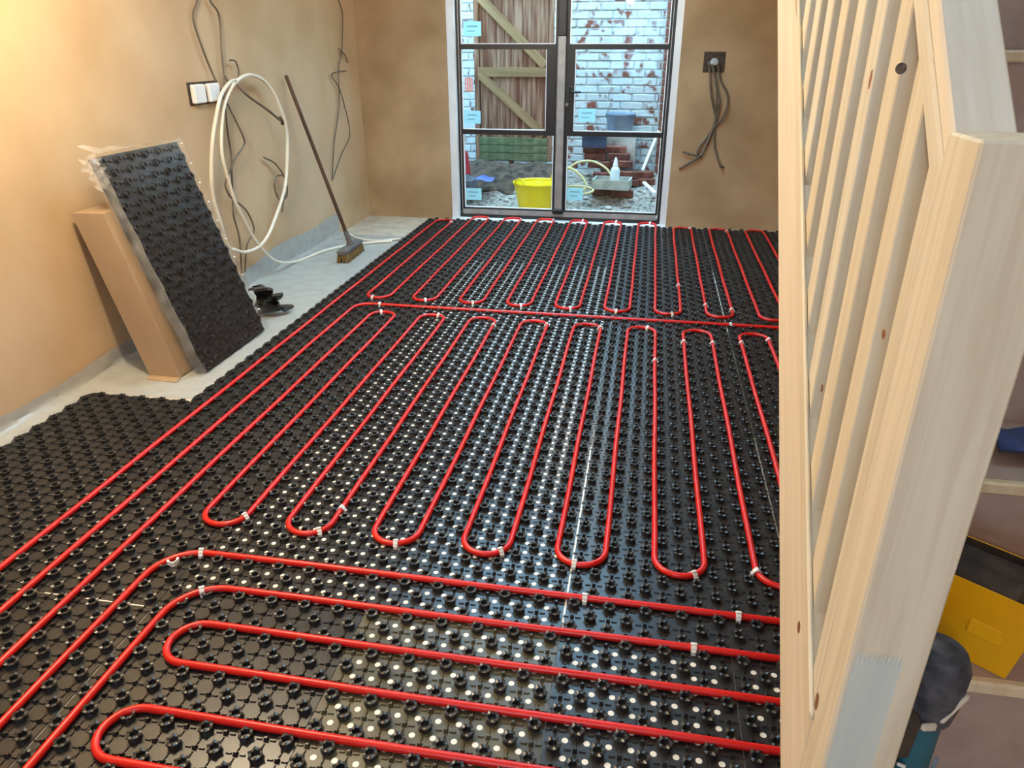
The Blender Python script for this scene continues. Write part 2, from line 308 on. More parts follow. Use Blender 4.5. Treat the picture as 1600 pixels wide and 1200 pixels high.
for x, z, w, h in ((-1.514, 1.556, .15, .11), (-1.530, .863, .15, .105), (-1.534, .205, .15, .105), (-.535, .893, .145, .105), (-.612, .235, .145, .11)):
    st = dbox('label_sticker', x-w/2, x+w/2, z-h/2, z+h/2, DY-.0045, .0006, 'label_blue')
    dbox('print', x-w*.3, x+w*.3, z+h*.12, z+h*.22, DY-.0068, .0008, 'label_ink', st); dbox('print', x-w*.3, x+w*.15, z-h*.2, z-h*.12, DY-.0068, .0008, 'label_ink', st)
st = dbox('warning_sticker', -1.588, -1.520, 1.07, 1.18, DY-.0055, .002, 'label_pink')
for x in (-1.575, -1.554, -1.533): dbox('print', x-.004, x+.004, 1.078, 1.172, DY-.0068, .0008, 'white_paint', st)

# ---------------------------------------------------------------- courtyard
WY = 8.1
def heap(x, y):
    t = max(0, min(1, (y-7.0)/1.1)); return -.03+.26*t*t*(3-2*t)+.02*math.sin(9*x+3*y)*t+.012*math.sin(23*x-17*y)
def grid(nx, ny, x0, x1, y0, y1, fn):
    m = MB(); vs = [(x0+(x1-x0)*i/nx, y0+(y1-y0)*j/ny) for j in range(ny+1) for i in range(nx+1)]
    return m.add([fn(*v) for v in vs], [(j*(nx+1)+i, j*(nx+1)+i+1, (j+1)*(nx+1)+i+1, (j+1)*(nx+1)+i) for j in range(ny) for i in range(nx)])
struct(grid(60, 30, -3.2, 1.4, 6.76, WY+.05, lambda x, y: (x, y, heap(x, y))).build('ground', 'gravel', smooth=True), 'gravelly courtyard ground outside the door')
s = grid(36, 16, -2.2, -.85, 7.45, WY, lambda x, y: (x, y, heap(x, y)+.005+.09*max(0, math.sin(math.pi*(x+2.2)/1.35))**.6*max(0, math.sin(math.pi*(y-7.45)/.72))+.014*math.sin(31*x+11*y)+.012*math.sin(47*y-13*x)))
s.build('soil_heap', 'soil', smooth=True); tag(bpy.data.objects['soil_heap'], 'dark heap of soil and rubble below the old wooden gate', 'soil')['kind'] = 'stuff'
g = MB()
for i in range(420):
    x, y = random.uniform(-2.3, .6), random.uniform(6.85, 8.0); r = random.choice([.008, .012, .016, .03])*random.uniform(.7, 1.2)
    z = heap(x, y); R = Matrix.Rotation(random.random()*6, 3, 'Z') @ Matrix.Rotation(random.random(), 3, 'X')
    g.lathe([(0, -r*.5), (r*.9, -r*.2), (r, r*.2), (r*.5, r*.5), (0, r*.55)], 6, (x, y, z+r*.2), sx=1.3, R=R)
o = g.build('rubble', 'stone'); tag(o, 'loose pale stones strewn over the courtyard gravel', 'stones')['kind'] = 'stuff'
# painted brick wall with an old gate in it
GX0, GX1, GZ0 = -1.835, -1.02, .30
b = MB(); b.box(((-3.2+GX0)/2, WY+.092, 1.2), (GX0+3.2, .16, 2.5)); b.box(((GX1+1.4)/2, WY+.092, 1.2), (1.4-GX1, .16, 2.5)); b.box(((GX0+GX1)/2, WY+.12, .1), (GX1-GX0, .16, .4))
cw = struct(b.build('wall_courtyard', 'mortar'), 'white painted brick courtyard wall with flaking paint')
BM = []
for q in range(4):
    rr = random.Random(q); m = MB().box((0, 0, 0), (.222-.006*rr.random(), .05, .066-.004*rr.random()), ch=.006)
    m.v = [tuple(c+rr.uniform(-.0025, .0025) for c in v) for v in m.v]; o = m.build('brick', 'brick_painted'); BM.append(o.data); bpy.data.objects.remove(o)
for row in range(28):
    z = .04+.0755*row
    for x0, x1 in (((-2.36, GX0-.004), (GX1+.004, .13)) if z > GZ0 else ((-2.36, .13),)):
        x = x0+(0 if row % 2 else -.117)
        while x < x1-.02:
            a, c = max(x, x0), min(x+.224, x1)
            if c-a > .03:
                o = link('brick', random.choice(BM), cw, loc=((a+c)/2, WY+.0265+random.uniform(-.003, .003), z)); o.scale.x = (c-a)/.222
            x += .234
# unpainted pier on the right
pw = struct(MB().box((.62, WY-.02, 1.2), (1.1, .12, 2.5)).build('wall_pier', 'mortar'), 'bare red brick pier at the right of the courtyard')
RB = BM[0].copy(); RB.materials.clear(); RB.materials.append(MATS['brick_red'])
for row in range(28):
    for c in range(4): link('brick', RB, pw, loc=(.19+.234*c+(.0 if row % 2 else -.0)-(.117 if row % 2 and c else 0), WY-.085+random.uniform(-.005, .005), .04+.0755*row))
struct(MB().box((-3.3, 7.5, 1.2), (.2, 1.6, 2.4)).build('wall_courtyard_left', 'brick_red'), 'courtyard side wall'); struct(MB().box((1.5, 7.5, 1.2), (.2, 1.6, 2.4)).build('wall_courtyard_right', 'brick_red'), 'courtyard side wall on the right')
gate = thing('garden_gate', 'weathered brown plank gate with diagonal brace in the courtyard wall', 'gate', ((GX0+GX1)/2, WY+.03, GZ0))
gw = GX1-GX0; n = 8
for i in range(n):
    x = -gw/2+.05+(gw-.1)*(i+.5)/n; timber('board', (x, random.uniform(-.004, .004), .12), (x, 0, 2.1), (gw-.1)/n-.0015, .02, 'gate_board', gate)
for z, m in ((.90-.02, 'gate_brace'), (1.62, 'gate_brace')): timber('ledge', (-gw/2+.03, -.025, z), (gw/2-.03, -.025, z), .09, .026, m, gate, side=(0, 0, 1))
timber('brace', (-gw/2+.06, -.026, .85), (gw/2-.08, -.026, .27), .085, .026, 'gate_brace', gate, side=(0, 0, 1))
timber('brace', (-gw/2+.06, -.026, 1.57), (gw/2-.08, -.026, .94), .085, .026, 'gate_brace', gate, side=(0, 0, 1))
for x in (-gw/2+.02, gw/2-.02): timber('gate_post', (x, 0, 0), (x, 0, 2.1), .05, .06, 'gate_board', gate)
MB().box((0, .03, 1.05), (gw, .02, 2.1)).build('backing', 'gate_board', gate)
for z in (.04, .12, .20): timber('kick_board', (-gw/2+.04, -.03, z), (gw/2-.04, -.03, z), .075, .022, 'gate_green', gate, side=(0, 0, 1))

# courtyard things
t = thing('flexible_tub', 'bright yellow flexible tub with two handles outside the door', 'tub', (-1.01, 7.10, heap(-1.01, 7.1)+.0))
MB().lathe([(0, .012), (.185, .012), (.205, .13), (.235, .262), (.243, .268), (.243, .256), (.23, .24), (.196, .10), (.178, 0), (0, 0)], 28).build('body', 'yellow_plastic', t, True)
for a in (.9, .9+math.pi):
    c, s_ = math.cos(a), math.sin(a); P = []
    for k in range(9):
        u = -1+2*k/8; P.append((.236*c-s_*u*.07, .236*s_+c*u*.07, .262+.055*math.sqrt(max(0, 1-u*u))))
    MB().tube(P, .009, 8).build('handle', 'yellow_plastic', t, True)
hp = [on_y(*q) for q in [(864, 312, 7.3), (866, 285, 7.35), (874, 268, 7.4), (884, 261, 7.4), (900, 268, 7.38), (913, 282, 7.35), (916, 292, 7.32), (908, 299, 7.3), (890, 296, 7.28), (880, 296, 7.25), (890, 303, 7.2), (908, 304, 7.22), (924, 300, 7.25), (925, 295, 7.3), (905, 291, 7.35), (880, 292, 7.4)]]
tag(MB().tube(smooth_path(hp), .012, 8).build('garden_hose', 'hose_yellow', smooth=True), 'pale yellow hose looping beside the yellow tub', 'hose')
hp = [on_y(*q) for q in [(880, 272, 7.6), (890, 262, 7.6), (905, 253, 7.6), (925, 252, 7.6), (943, 260, 7.58), (954, 272, 7.55), (957, 285, 7.5)]]
tag(MB().tube(smooth_path(hp), .011, 8).build('garden_hose', 'hose_yellow', smooth=True), 'thin pale hose arching up to the grey tray', 'hose')
bc = (-.325, 7.42)
for i, (dx, dy, lv, rz) in enumerate([(-.1, .25, 0, 0), (.14, .25, 0, .1), (-.1, .25, 1, .05), (.13, .26, 1, 0), (-.16, .3, 2, .1), (.07, .3, 2, -.1), (.3, .3, 0, .3), (.28, .32, 1, .2), (-.1, .05, 0, .2), (.1, .03, 0, 0), (-.02, .04, 1, .1), (-.2, .33, 3, 0), (.04, .33, 3, 0), (-.22, .35, 4, .1), (.0, .35, 4, 0)]):
    z0 = heap(bc[0]+dx, bc[1]+dy); o = link('loose_brick', RB, loc=(bc[0]+dx, bc[1]+dy, z0+.033+.068*lv)); o.rotation_euler.z = rz; o.scale = (1, 1.9, 1)
    tag(o, ['loose red brick on the ground below the grey tray', 'loose red brick in the second course behind the tray', 'loose red brick in the third course behind the tray', 'loose red brick in the fourth course under the blue crate', 'loose red brick in the top course under the blue crate'][lv], 'brick', 'loose bricks in the courtyard, course %d' % (lv+1))
t = thing('plastic_tray', 'grey plastic tray on bricks outside the door', 'tray', (-.325, 7.40, .165), rz=-.08)
MB().box((0, 0, .006), (.36, .26, .012)).build('base', 'crate_grey', t)
for c, d in (((0, -.126, .045), (.36, .012, .09)), ((0, .126, .045), (.36, .012, .09)), ((-.174, 0, .045), (.012, .24, .09)), ((.174, 0, .045), (.012, .24, .09))): MB().box(c, d).build('side', 'crate_grey', t)
t = thing('spray_bottle', 'white plastic bottle with pointed nozzle standing in the grey tray', 'bottle', (-.30, 7.38, .178))
MB().lathe([(0, 0), (.042, 0), (.045, .02), (.045, .16), (.03, .185), (.02, .19)], 18).build('body', 'bottle', t, True)
MB().lathe([(.02, .188), (.024, .19), (.024, .215), (.008, .275), (0, .277)], 14).build('nozzle', 'white_plastic', t, True)
MB().lathe([(.0455, .02), (.0458, .022), (.0458, .06), (.0455, .062)], 18).build('label_band', 'blue_plastic', t, True)
t = thing('storage_crate', 'dark blue crate on top of the loose bricks', 'crate', (-.54, 7.76, .50), rz=.05)
MB().box((0, 0, .006), (.24, .2, .012)).build('base', 'blue_plastic', t)
for c, d in (((0, -.097, .06), (.24, .008, .12)), ((0, .097, .06), (.24, .008, .12)), ((-.117, 0, .06), (.008, .2, .12)), ((.117, 0, .06), (.008, .2, .12))): MB().box(c, d).build('side', 'blue_plastic', t)
MB().box((0, -.1, .115), (.26, .02, .02)).build('rim', 'blue_plastic', t)
MB().box((0, .1, .115), (.26, .02, .02)).build('rim', 'blue_plastic', t)
t = thing('builders_bucket', 'grey blue bucket against the white brick wall', 'bucket', (-.30, 7.93, .62))
MB().lathe([(0, .006), (.115, .006), (.145, .18), (.152, .19), (.152, .178), (.14, .165), (.11, 0), (0, 0)], 22).build('body', 'bucket_blue', t, True)
MB().tube([(.148*math.cos(a), -.1*math.sin(a), .17-.07*math.sin(a)) for a in [math.pi*k/10 for k in range(11)]], .004, 6).build('handle', 'steel', t, True)
o = MB().box((0, 0, .31), (.34, .3, .62), ch=.01).build('concrete_block', 'stone', loc=(-.30, 7.94, 0.0)); tag(o, 'rough masonry block under the grey blue bucket', 'block')
o = MB().tube([on_y(1029, 205, 7.75), on_y(1004, 266, 7.5)], .014, 8).build('pipe_offcut', 'white_plastic', smooth=True); tag(o, 'white pipe offcut leaning by the right door jamb outside', 'pipe')
o = timber('timber_offcut', on_y(1006, 285, 7.3), on_y(1024, 302, 7.0), .03, .02, 'white_paint', None); tag(o, 'short white batten lying on the gravel near the right jamb', 'batten')
t = thing('red_shovel', 'red shovel blade behind the left door jamb outside', 'shovel', tuple(on_y(727, 272, 7.5)))
MB().prism([(-.06, 0), (.05, 0), (.02, .22), (-.03, .24)], lambda x, z: (x, 0, z), lambda x, z: (x+.006, .014, z)).build('blade', 'red_plastic', t)
MB().tube([(-.01, .007, .22), (-.1, .2, .7)], .014, 8).build('shaft', 'broom_wood', t, True)
p = on_y(748, 284, 7.35)
o = grid(14, 8, -.17, .17, -.12, .12, lambda x, y: (x, y, .02+.035*math.sin(9*x+1)*math.cos(11*y)+.01*math.sin(40*x))).build('plastic_scrap', 'blue_film', smooth=True, loc=tuple(p)); tag(o, 'crumpled blue plastic scrap on the gravel by the left jamb', 'plastic')
md = o.modifiers.new('thickness', 'SOLIDIFY'); md.thickness = .003
o = MB().lathe([(0, 0), (.1, .0), (.13, .05), (.11, .12), (.05, .16), (0, .165)], 12, sx=1.2).build('rubble_sack', 'dusty_rubber', smooth=True, loc=tuple(on_y(724, 300, 7.15))); tag(o, 'dark rubble sack just outside the lower left pane', 'sack')

# ---------------------------------------------------------------- heating floor panels
BX, BY, PX0, PY0 = .0492, .04667, .109, 1.36        # stud lattice pitch and origin
cx = lambda m: PX0+BX*m
cy = lambda m: PY0+BY*m
NB_N = 18
def nub_template():
    vs = []; prof = [(.0160, 0), (.0140, .008), (.0166, .0112), (.0170, .0148), (.0098, .0148), (.0080, .0045)]
    for i, (r, z) in enumerate(prof):
        for k in range(NB_N):
            a = 2*math.pi*k/NB_N; c = math.cos(6*a)
            q = 1+(.13*c if i in (2, 3) else .05*c if i == 1 else 0); vs.append((r*q*math.cos(a), r*q*math.sin(a), z+(.0016*c if i in (3, 4) else 0)))
    n = NB_N; fs = [(i*n+k, i*n+(k+1) % n, (i+1)*n+(k+1) % n, (i+1)*n+k) for i in range(len(prof)-1) for k in range(n)]+[tuple(5*n+k for k in range(n))]
    return vs, fs
NV, NF = nub_template()
def bar(x, y, l, w, h):   # low open-bottomed rib
    return [(x-l, y-w, 0), (x+l, y-w, 0), (x+l, y+w, 0), (x-l, y+w, 0), (x-l+.002, y-w*.4, h), (x+l-.002, y-w*.4, h), (x+l-.002, y+w*.4, h), (x-l+.002, y+w*.4, h)], [(4, 5, 6, 7), (0, 1, 5, 4), (1, 2, 6, 5), (2, 3, 7, 6), (3, 0, 4, 7)]
def raw(name, vs, fs, m, parent, kind=None, smooth=False):
    me = bpy.data.meshes.new(name); me.from_pydata(vs, [], fs); me.update(); me.materials.append(MATS[m])
    if smooth: me.polygons.foreach_set('use_smooth', [True]*len(me.polygons)); me.set_sharp_from_angle(angle=math.radians(45))
    return link(name, me, parent, kind)
ZS = .004
def edge(a, b, step, amp, out):   # scalloped sheet edge
    a = Vector(a); b = Vector(b); n = max(1, round((b-a).length/step)); o = Vector(out); P = []
    for i in range(n):
        for t in (0, .12, .3, .5, .7, .88): P.append(a+(b-a)*((i+t)/n)+o*amp*(math.sin(math.pi*t)**.5-.35 if t else -.35))
    return P
def panel(i0, i1, j0, j1, dots, label, scal='', dusty=False, gap=.0012):
    x0, x1, y0, y1 = cx(i0)+gap, cx(i1)-gap, cy(j0)+gap, cy(j1)-gap
    P = []
    P += edge((x0, y0), (x1, y0), BX, .010, (0, -1)) if 's' in scal else [Vector((x0, y0))]
    P += edge((x1, y0), (x1, y1), BY, .010, (1, 0)) if 'e' in scal else [Vector((x1, y0))]
    P += edge((x1, y1), (x0, y1), BX, .010, (0, 1)) if 'n' in scal else [Vector((x1, y1))]
    P += edge((x0, y1), (x0, y0), BY*2, .016, (-1, 0)) if 'w' in scal else [Vector((x0, y1))]
    t = thing('heating_mat', label, 'floor panel', ((x0+x1)/2, (y0+y1)/2, 0), 'black castellated heating panels'); ox, oy = t.location.x, t.location.y
    m = 'black_plastic_sheen' if dusty else 'black_plastic'  # the dusty switch picks the plastic with olive sheen painted in
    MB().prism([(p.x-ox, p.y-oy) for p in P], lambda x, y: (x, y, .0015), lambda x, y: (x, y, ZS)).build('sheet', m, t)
    vs, fs, rv, rf, dv, df = [], [], [], [], [], []
    for i in range(i0, i1):
        for j in range(j0, j1):
            x, y = PX0+BX*(i+.5)-ox, PY0+BY*(j+.5)-oy
            if (i+j) % 2 == 0:
                n = len(vs); vs += [(x+a, y+b_, z+ZS) for a, b_, z in NV]; fs += [tuple(q+n for q in f) for f in NF]
            else:
                for V, F in (bar(x, y, .0055, .0055, .010), bar(x-.0165, y, .0075, .0028, .0035), bar(x+.0165, y, .0075, .0028, .0035), bar(x, y-.016, .0028, .0070, .0035), bar(x, y+.016, .0028, .0070, .0035)):
                    n = len(rv); rv += [(a, b_, z+ZS) for a, b_, z in V]; rf += [tuple(q+n for q in f) for f in F]
            if dots and i > i0:
                xx, yy = x-BX/2, y-BY/2+(BY if j == j0 else 0)*0
                n = len(dv); dv += [(xx+.0076*math.cos(k*math.pi/5), yy+.0076*math.sin(k*math.pi/5), ZS+.0006) for k in range(10)]; df.append(tuple(range(n, n+10)))
    raw('castellations', vs, fs, 'black_plastic', t, 'stuff', True); raw('ribs', rv, rf, m, t, 'stuff')
    if dots: raw('perforations', dv, df, 'backing_white', t, 'stuff')
    return t
def joint(t, x0, x1, y0, y1):
    MB().box(((x0+x1)/2-t.location.x, (y0+y1)/2-t.location.y, .0022), (x1-x0, y1-y0, .0012)).build('joint_strip', 'backing_white', t)
A = 'black castellated heating panel '
panel(-51, -28, 1, 27, 0, A+'in front of the leaning wrapped panel pack', 'wn', gap=.0015)
t = panel(-51, -28, -28, 1, 0, A+'at the near left corner of the photo', 'w', gap=.0045)
for a, c in ((-41, -37.6), (-36.8, -35.5), (-35, -33), (-32.3, -30.3), (-29.5, -28.6)): joint(t, cx(a), cx(c), cy(1)-.006, cy(1)+.001)
panel(-41, -28, 27, 53, 0, A+'strip beside the leaning wrapped panel pack', 'w')
panel(-41, -28, 53, 79, 0, A+'strip beside the broom on the left', 'w')
panel(-41, -28, 79, 109, 0, A+'strip in the far left, before the door', 'wn')
panel(-28, -5, 3, 29, 1, A+'with white holes, under the near pipe bends in mid floor', gap=.0015)
panel(-28, -5, 29, 55, 1, A+'with white holes, under the middle of the long pipe loops')
panel(-28, -5, 55, 81, 1, A+'with white holes, under the straight cross pipe')
panel(-28, -5, 81, 109, 0, A+'along the garden door sill, left of the meeting stile', 'n')
t = panel(-5, 8, 3, 29, 0, A+'without holes, right of the white seam in the near floor', gap=.0045); joint(t, cx(-5)-.002, cx(-5)+.006, cy(4), cy(25))
panel(-5, 8, 29, 55, 0, A+'without holes, right of centre under the long loops')
t = panel(-5, 8, 55, 81, 0, A+'without holes, right of centre under the cross pipe', gap=.004); joint(t, cx(8)-.006, cx(8)+.002, cy(55), cy(78))
panel(-5, 8, 81, 109, 0, A+'without holes, at the right end of the door sill', 'n')
panel(8, 26, 3, 29, 0, A+'beside the lower stair string'); panel(8, 26, 29, 55, 0, A+'beyond the stair string under the rightmost loops')
panel(8, 26, 55, 81, 0, A+'at the right end of the cross pipe'); panel(8, 26, 81, 109, 0, A+'in the far right corner below the wall cables', 'n')
panel(-28, -16, -28, 3, 0, A+'inside the nearest two pipe bends, without holes')
panel(-16, -5, -28, 3, 1, A+'with painted olive sheen and white holes at the bottom centre', dusty=True)
panel(-5, 4, -28, 3, 1, A+'with white holes at the bottom right beside the stair newel')
panel(4, 26, -5, 3, 1, A+'with white holes running in under the stair string')

# ---------------------------------------------------------------- red heating pipe runs
PZ = .0155; PR = .0098; SP = 3*BX
kx = lambda k: PX0+SP*k
def arc(c, r, a0, a1, n=12, flat=1.): return [(c[0]+r*math.cos(a0+(a1-a0)*i/n), c[1]+r*flat*math.sin(a0+(a1-a0)*i/n)) for i in range(n+1)]
def dens(pts, st=.12):
    out = [pts[0]]
    for a, b_ in zip(pts, pts[1:]):
        d = math.dist(a, b_); n = max(1, int(d/st))
        out += [(a[0]+(b_[0]-a[0])*i/n, a[1]+(b_[1]-a[1])*i/n) for i in range(1, n+1)]
    return out
PIPES = []
def pipe(pts, label):
    pts = dens(pts); PIPES.append(pts); ph = random.random()*9
    P = [(x+.0012*math.sin(7*y+ph+3*x), y+.0012*math.sin(6*x+ph), PZ) for x, y in pts]
    tag(MB().tube(P, PR, 10).build('heating_pipe', 'red_pipe', smooth=True), label, 'pipe', 'red underfloor heating pipe runs')
def serp(k0, n, ybot, ytop, first, start_up=True):
    pts = [(kx(k0), first)]; up = True; r = SP/2
    for i in range(n):
        k = k0+i; yt = ytop(k); cxm = kx(k)+r
        if up: pts += arc((cxm, yt-r), r, math.pi, 0)
        else: pts += arc((cxm, ybot+r), r, math.pi, 2*math.pi)
        up = not up
    pts.append((kx(k0+n), 5.4 if up is False and False else (ybot+.3))); return pts
pipe(serp(-13, 21, 4.13, lambda k: 6.37 if k < -12 else (6.555 if k < 1 else 6.42), .05), 'red pipe from the left edge looping back and forth below the garden door')
pipe(serp(-11, 18, 1.783, lambda k: 3.885, .05), 'red pipe weaving the long loops in the middle of the floor')
pipe([(kx(-12), .05), (kx(-12), 3.9)]+arc((kx(-12)+.1, 3.91), .1, math.pi, math.pi/2)[1:]+[(1.33, 4.01)], 'red pipe running straight across the room between the two loop fields')
pipe([(kx(-10), .05), (kx(-10), 1.5)]+arc((kx(-10)+.13, 1.51), .13, math.pi, math.pi/2)[1:]+[(1.33, 1.64)], 'red pipe turning right just below the long loops')
pipe([(kx(-9), .05), (kx(-9), 1.36)]+arc((kx(-9)+.13, 1.37), .13, math.pi, math.pi/2)[1:]+[(1.33, 1.50)], 'second red pipe turning right below the long loops')
for Y, X, lb in ((1.36, -1.068, 'red pipe making the narrow bend at lower left of centre'), (1.08, -1.058, 'red pipe making the bend nearest the camera')):
    r = .07; pipe([(1.33 if Y > 1.2 else .28, Y)]+arc((X, Y-r), r, math.pi/2, 1.5*math.pi)+[(1.33 if Y > 1.2 else .28, Y-2*r)], lb)
# white clips
def clip_mesh():
    m = MB(); n = 8; vs = []
    for y in (-.007, .007):
        for r in (.0098, .0130):
            for k in range(n+1):
                a = -.35+(math.pi+.7)*k/n; vs.append((r*math.cos(a), y, r*math.sin(a)))
    q = n+1; fs = []
    for k in range(n): fs += [(q+k, q+k+1, 3*q+k+1, 3*q+k), (k, k+1, q+k+1, q+k), (2*q+k, 2*q+k+1, 3*q+k+1, 3*q+k), (k, k+1, 2*q+k+1, 2*q+k)]
    m.add(vs, fs); m.box((-.0135, 0, -.005), (.006, .012, .012)); m.box((.0135, 0, -.005), (.006, .012, .012)); m.box((0, 0, .0142), (.008, .016, .004), ch=.001)
    return m
cm = clip_mesh().build('pipe_clip', 'white_plastic'); CM = cm.data; bpy.data.objects.remove(cm)
ORD = ['first', 'second', 'third', 'fourth', 'fifth', 'sixth', 'seventh', 'eighth', 'ninth']
CL = [((314, 864), 'at the start of the upper of the two pipes turning right'), ((316, 928), 'on the bend of the second pipe turning right'), ((914, 932), 'halfway along the upper cross pipe near the white seam'), ((1154, 964), 'at the right end of the upper near cross pipe'), ((1084, 1013), 'on the second near cross pipe, by the stair string'),
      ((538, 795), 'on the right leg above the second long loop bend'), ((1172, 893), 'on the near pipe bend beside the stair string'), ((1023, 563), 'on the straight right leg below the sixth far loop end'), ((1106, 477), 'on the left leg of the eighth loop below the door'), ((1148, 484), 'on the right leg of the eighth loop below the door'), ((1064, 446), 'on the right leg of the seventh loop below the door'),
      ((592, 476), 'at the left end of the straight cross pipe'), ((1141, 505), 'at the right end of the straight cross pipe, on the seam'), ((1071, 534), 'on the left shoulder of the seventh far loop end'), ((1115, 536), 'on the right shoulder of the seventh far loop end'), ((1163, 536), 'on the left shoulder of the eighth far loop end'), ((1204, 531), 'on the right shoulder of the eighth far loop end')]
CL += [(q, 'on the %s near bend of the long loops from the left' % ORD[i]) for i, q in enumerate([(384, 807), (500, 833), (617, 853), (783, 862), (897, 881), (1084, 897)])]
CL += [(q, 'on the %s far bend of the long loops from the left' % ORD[i]) for i, q in enumerate([(596, 489), (681, 494), (773, 508), (851, 507), (935, 512), (1009, 514)])]
CL += [(q, 'on the %s near bend of the loops below the door' % ORD[i]) for i, q in enumerate([(582, 464), (665, 469), (739, 475), (815, 479), (891, 484), (962, 487), (1051, 493)])]
CL += [(q, 'on the %s pipe bend along the far wall from the left' % ORD[i]) for i, q in enumerate([(702, 347), (752, 341), (805, 343), (861, 344), (909, 345), (961, 347), (1014, 349), (1081, 357), (1143, 361)])]
for q, lb in CL:
    p = on_z(*q, .02); best = None
    for pts in PIPES:
        for a, b_ in zip(pts, pts[1:]):
            ab = Vector((b_[0]-a[0], b_[1]-a[1])); l2 = ab.length_squared
            if l2 == 0: continue
            u = max(0, min(1, ((p.x-a[0])*ab.x+(p.y-a[1])*ab.y)/l2)); c = Vector(a)+ab*u; d = (c-Vector((p.x, p.y))).length
            if best is None or d < best[0]: best = (d, c, math.atan2(ab.y, ab.x))
    o = link('pipe_clip', CM, loc=(best[1].x, best[1].y, PZ)); o.rotation_euler.z = best[2]-math.pi/2; tag(o, 'white clip '+lb, 'clip', 'white pipe clips')
o = link('pipe_clip', CM, loc=tuple(on_z(272, 884, .02))); o.rotation_euler = (1.5, 0, .6); o.location.z = .034; tag(o, 'dropped white clip lying beside the first pipe bend', 'clip')

# ---------------------------------------------------------------- polythene sheet along the left wall
def poly_fn(u, v):
    # u across (0 wall top .. 1 under panels), v along Y
    y = v; w = .003*math.sin(17*y+6*u)+.0025*math.sin(41*y+23*u)+.002*math.sin(9*y-31*u)
    up = .09+.015*math.sin(2.1*y)+.008*math.sin(7*y)
    if y > 4.0: up += .09*math.sin(min(1.6, (y-4.0)*1.6))
    Ls = up+.62; s_ = u*Ls
    if s_ < up-.03: return (XL+.006+abs(w), y, up-s_)
    if s_ < up+.03:
        a = (s_-up+.03)/.06*math.pi/2; return (XL+.006+.03*(1-math.cos(a)), y, .034-.03*math.sin(a)+.001)
    x = XL+.036+(s_-up-.03); fl_ = max(0, 1-(x-XL)/.5)
    lim = -2.372 if y < 2.64 else -1.86
    return (min(x, lim), y, .0008+.0003*(1+math.sin(y*3))+abs(w)*1.6*fl_*(1 if y > 2.7 else .1))
o = grid(26, 150, 0, 1, 2.0, 5.75, poly_fn).build('polythene_sheet', 'polythene', smooth=True); tag(o, 'crinkled translucent white polythene sheet along the left wall', 'plastic sheet')
for i, (a, c) in enumerate((((436, 428), (478, 404)), )):
    pass
# ---------------------------------------------------------------- leaning panel pack and box
ct = thing('cardboard_box', 'long brown cardboard box leaning on the left wall behind the black pack', 'box', (-2.18, 2.84, 0))
def lean(poly, y0, y1): return MB().prism(poly, lambda x, z: (x, y0, z), lambda x, z: (x, y1, z))
bl = [(-.075, .004), (.082, .004), (-.125, .768), (-.282, .764)]
lean(bl, 0, .50).build('body', 'card', ct)
lean([(.0825, .01), (.0850, .01), (-.1220, .762), (-.1245, .762)], .02, .48).build('side_flap', 'card', ct)
MB().prism([(-.07, .0), (.085, .0), (.095, -.05), (-.06, -.045)], lambda x, y: (x, y, .003), lambda x, y: (x, y, .007)).build('end_flap', 'card', ct)
pk = thing('panel_pack', 'shrink wrapped pack of black castellated panels leaning on the left wall', 'panel pack', (-2.0, 2.90, .012))
e1 = Vector((0, 1, 0)); e2 = Vector((-.325, 0, .985)).normalized(); nn = e1.cross(e2)*1; nn = nn if nn.x > 0 else -nn
PW, PL = .60, 1.035
def pk_pt(u, v, h): return e1*u+e2*v+nn*h
nx, ny = 12, 21; vs, fs, rv, rf = [], [], [], []
for k in range(4):
    h0 = -.045+k*.012; MB().prism([(0, 0), (PW, 0), (PW, PL), (0, PL)], lambda u, v: pk_pt(u, v, h0), lambda u, v: pk_pt(u, v, h0+.003)).build('stacked_panel', 'black_plastic', pk)
for i in range(nx):
    for j in range(ny):
        u, v = PW*(i+.5)/nx, PL*(j+.5)/ny
        if (i+j) % 2 == 0:
            n = len(vs); vs += [tuple(pk_pt(u+a*1.12, v+b_*1.12, z*.9-.006)) for a, b_, z in NV]; fs += [tuple(q+n for q in f) for f in NF]
        else:
            V, F = bar(0, 0, .010, .008, .009); n = len(rv); rv += [tuple(pk_pt(u+a, v+b_, z-.006)) for a, b_, z in V]; rf += [tuple(q+n for q in f) for f in F]
o = raw('castellations', vs, fs, 'black_plastic', pk, 'stuff', True); o = raw('ribs', rv, rf, 'black_plastic', pk, 'stuff')
m = MB()   # clear shrink film, a little proud of the pack, slack along the near edge
def wrapf(a, b_):
    u, v = a, b_; return tuple(pk_pt(u, v, .019+.003*math.sin(23*v+5*u)*math.sin(9*u)))
f_ = grid(14, 24, -.008, PW+.008, -.008, PL+.01, wrapf); f_.build('shrink_film', 'wrap', pk, True)
s_ = grid(6, 30, 0, 1, -.005, PL+.015, lambda a, v: tuple(pk_pt(-.01-.018*math.sin(math.pi*a)-.010*abs(math.sin(14*v)), v, .018-.068*a))); s_.build('shrink_film', 'wrap_crumple', pk, True)
s_ = grid(6, 30, 0, 1, -.005, PL+.015, lambda a, v: tuple(pk_pt(PW+.01+.010*math.sin(math.pi*a), v, .018-.068*a))); s_.build('shrink_film', 'wrap_crumple', pk, True)
s_ = grid(16, 6, -.01, PW*.75, 0, 1, lambda u, a: tuple(pk_pt(u-.03*a, PL+.012+.05*a*math.exp(-4*u)+.008*math.sin(40*u)*a, .018-.05*a))); s_.build('film_gather', 'wrap_crumple', pk, True)
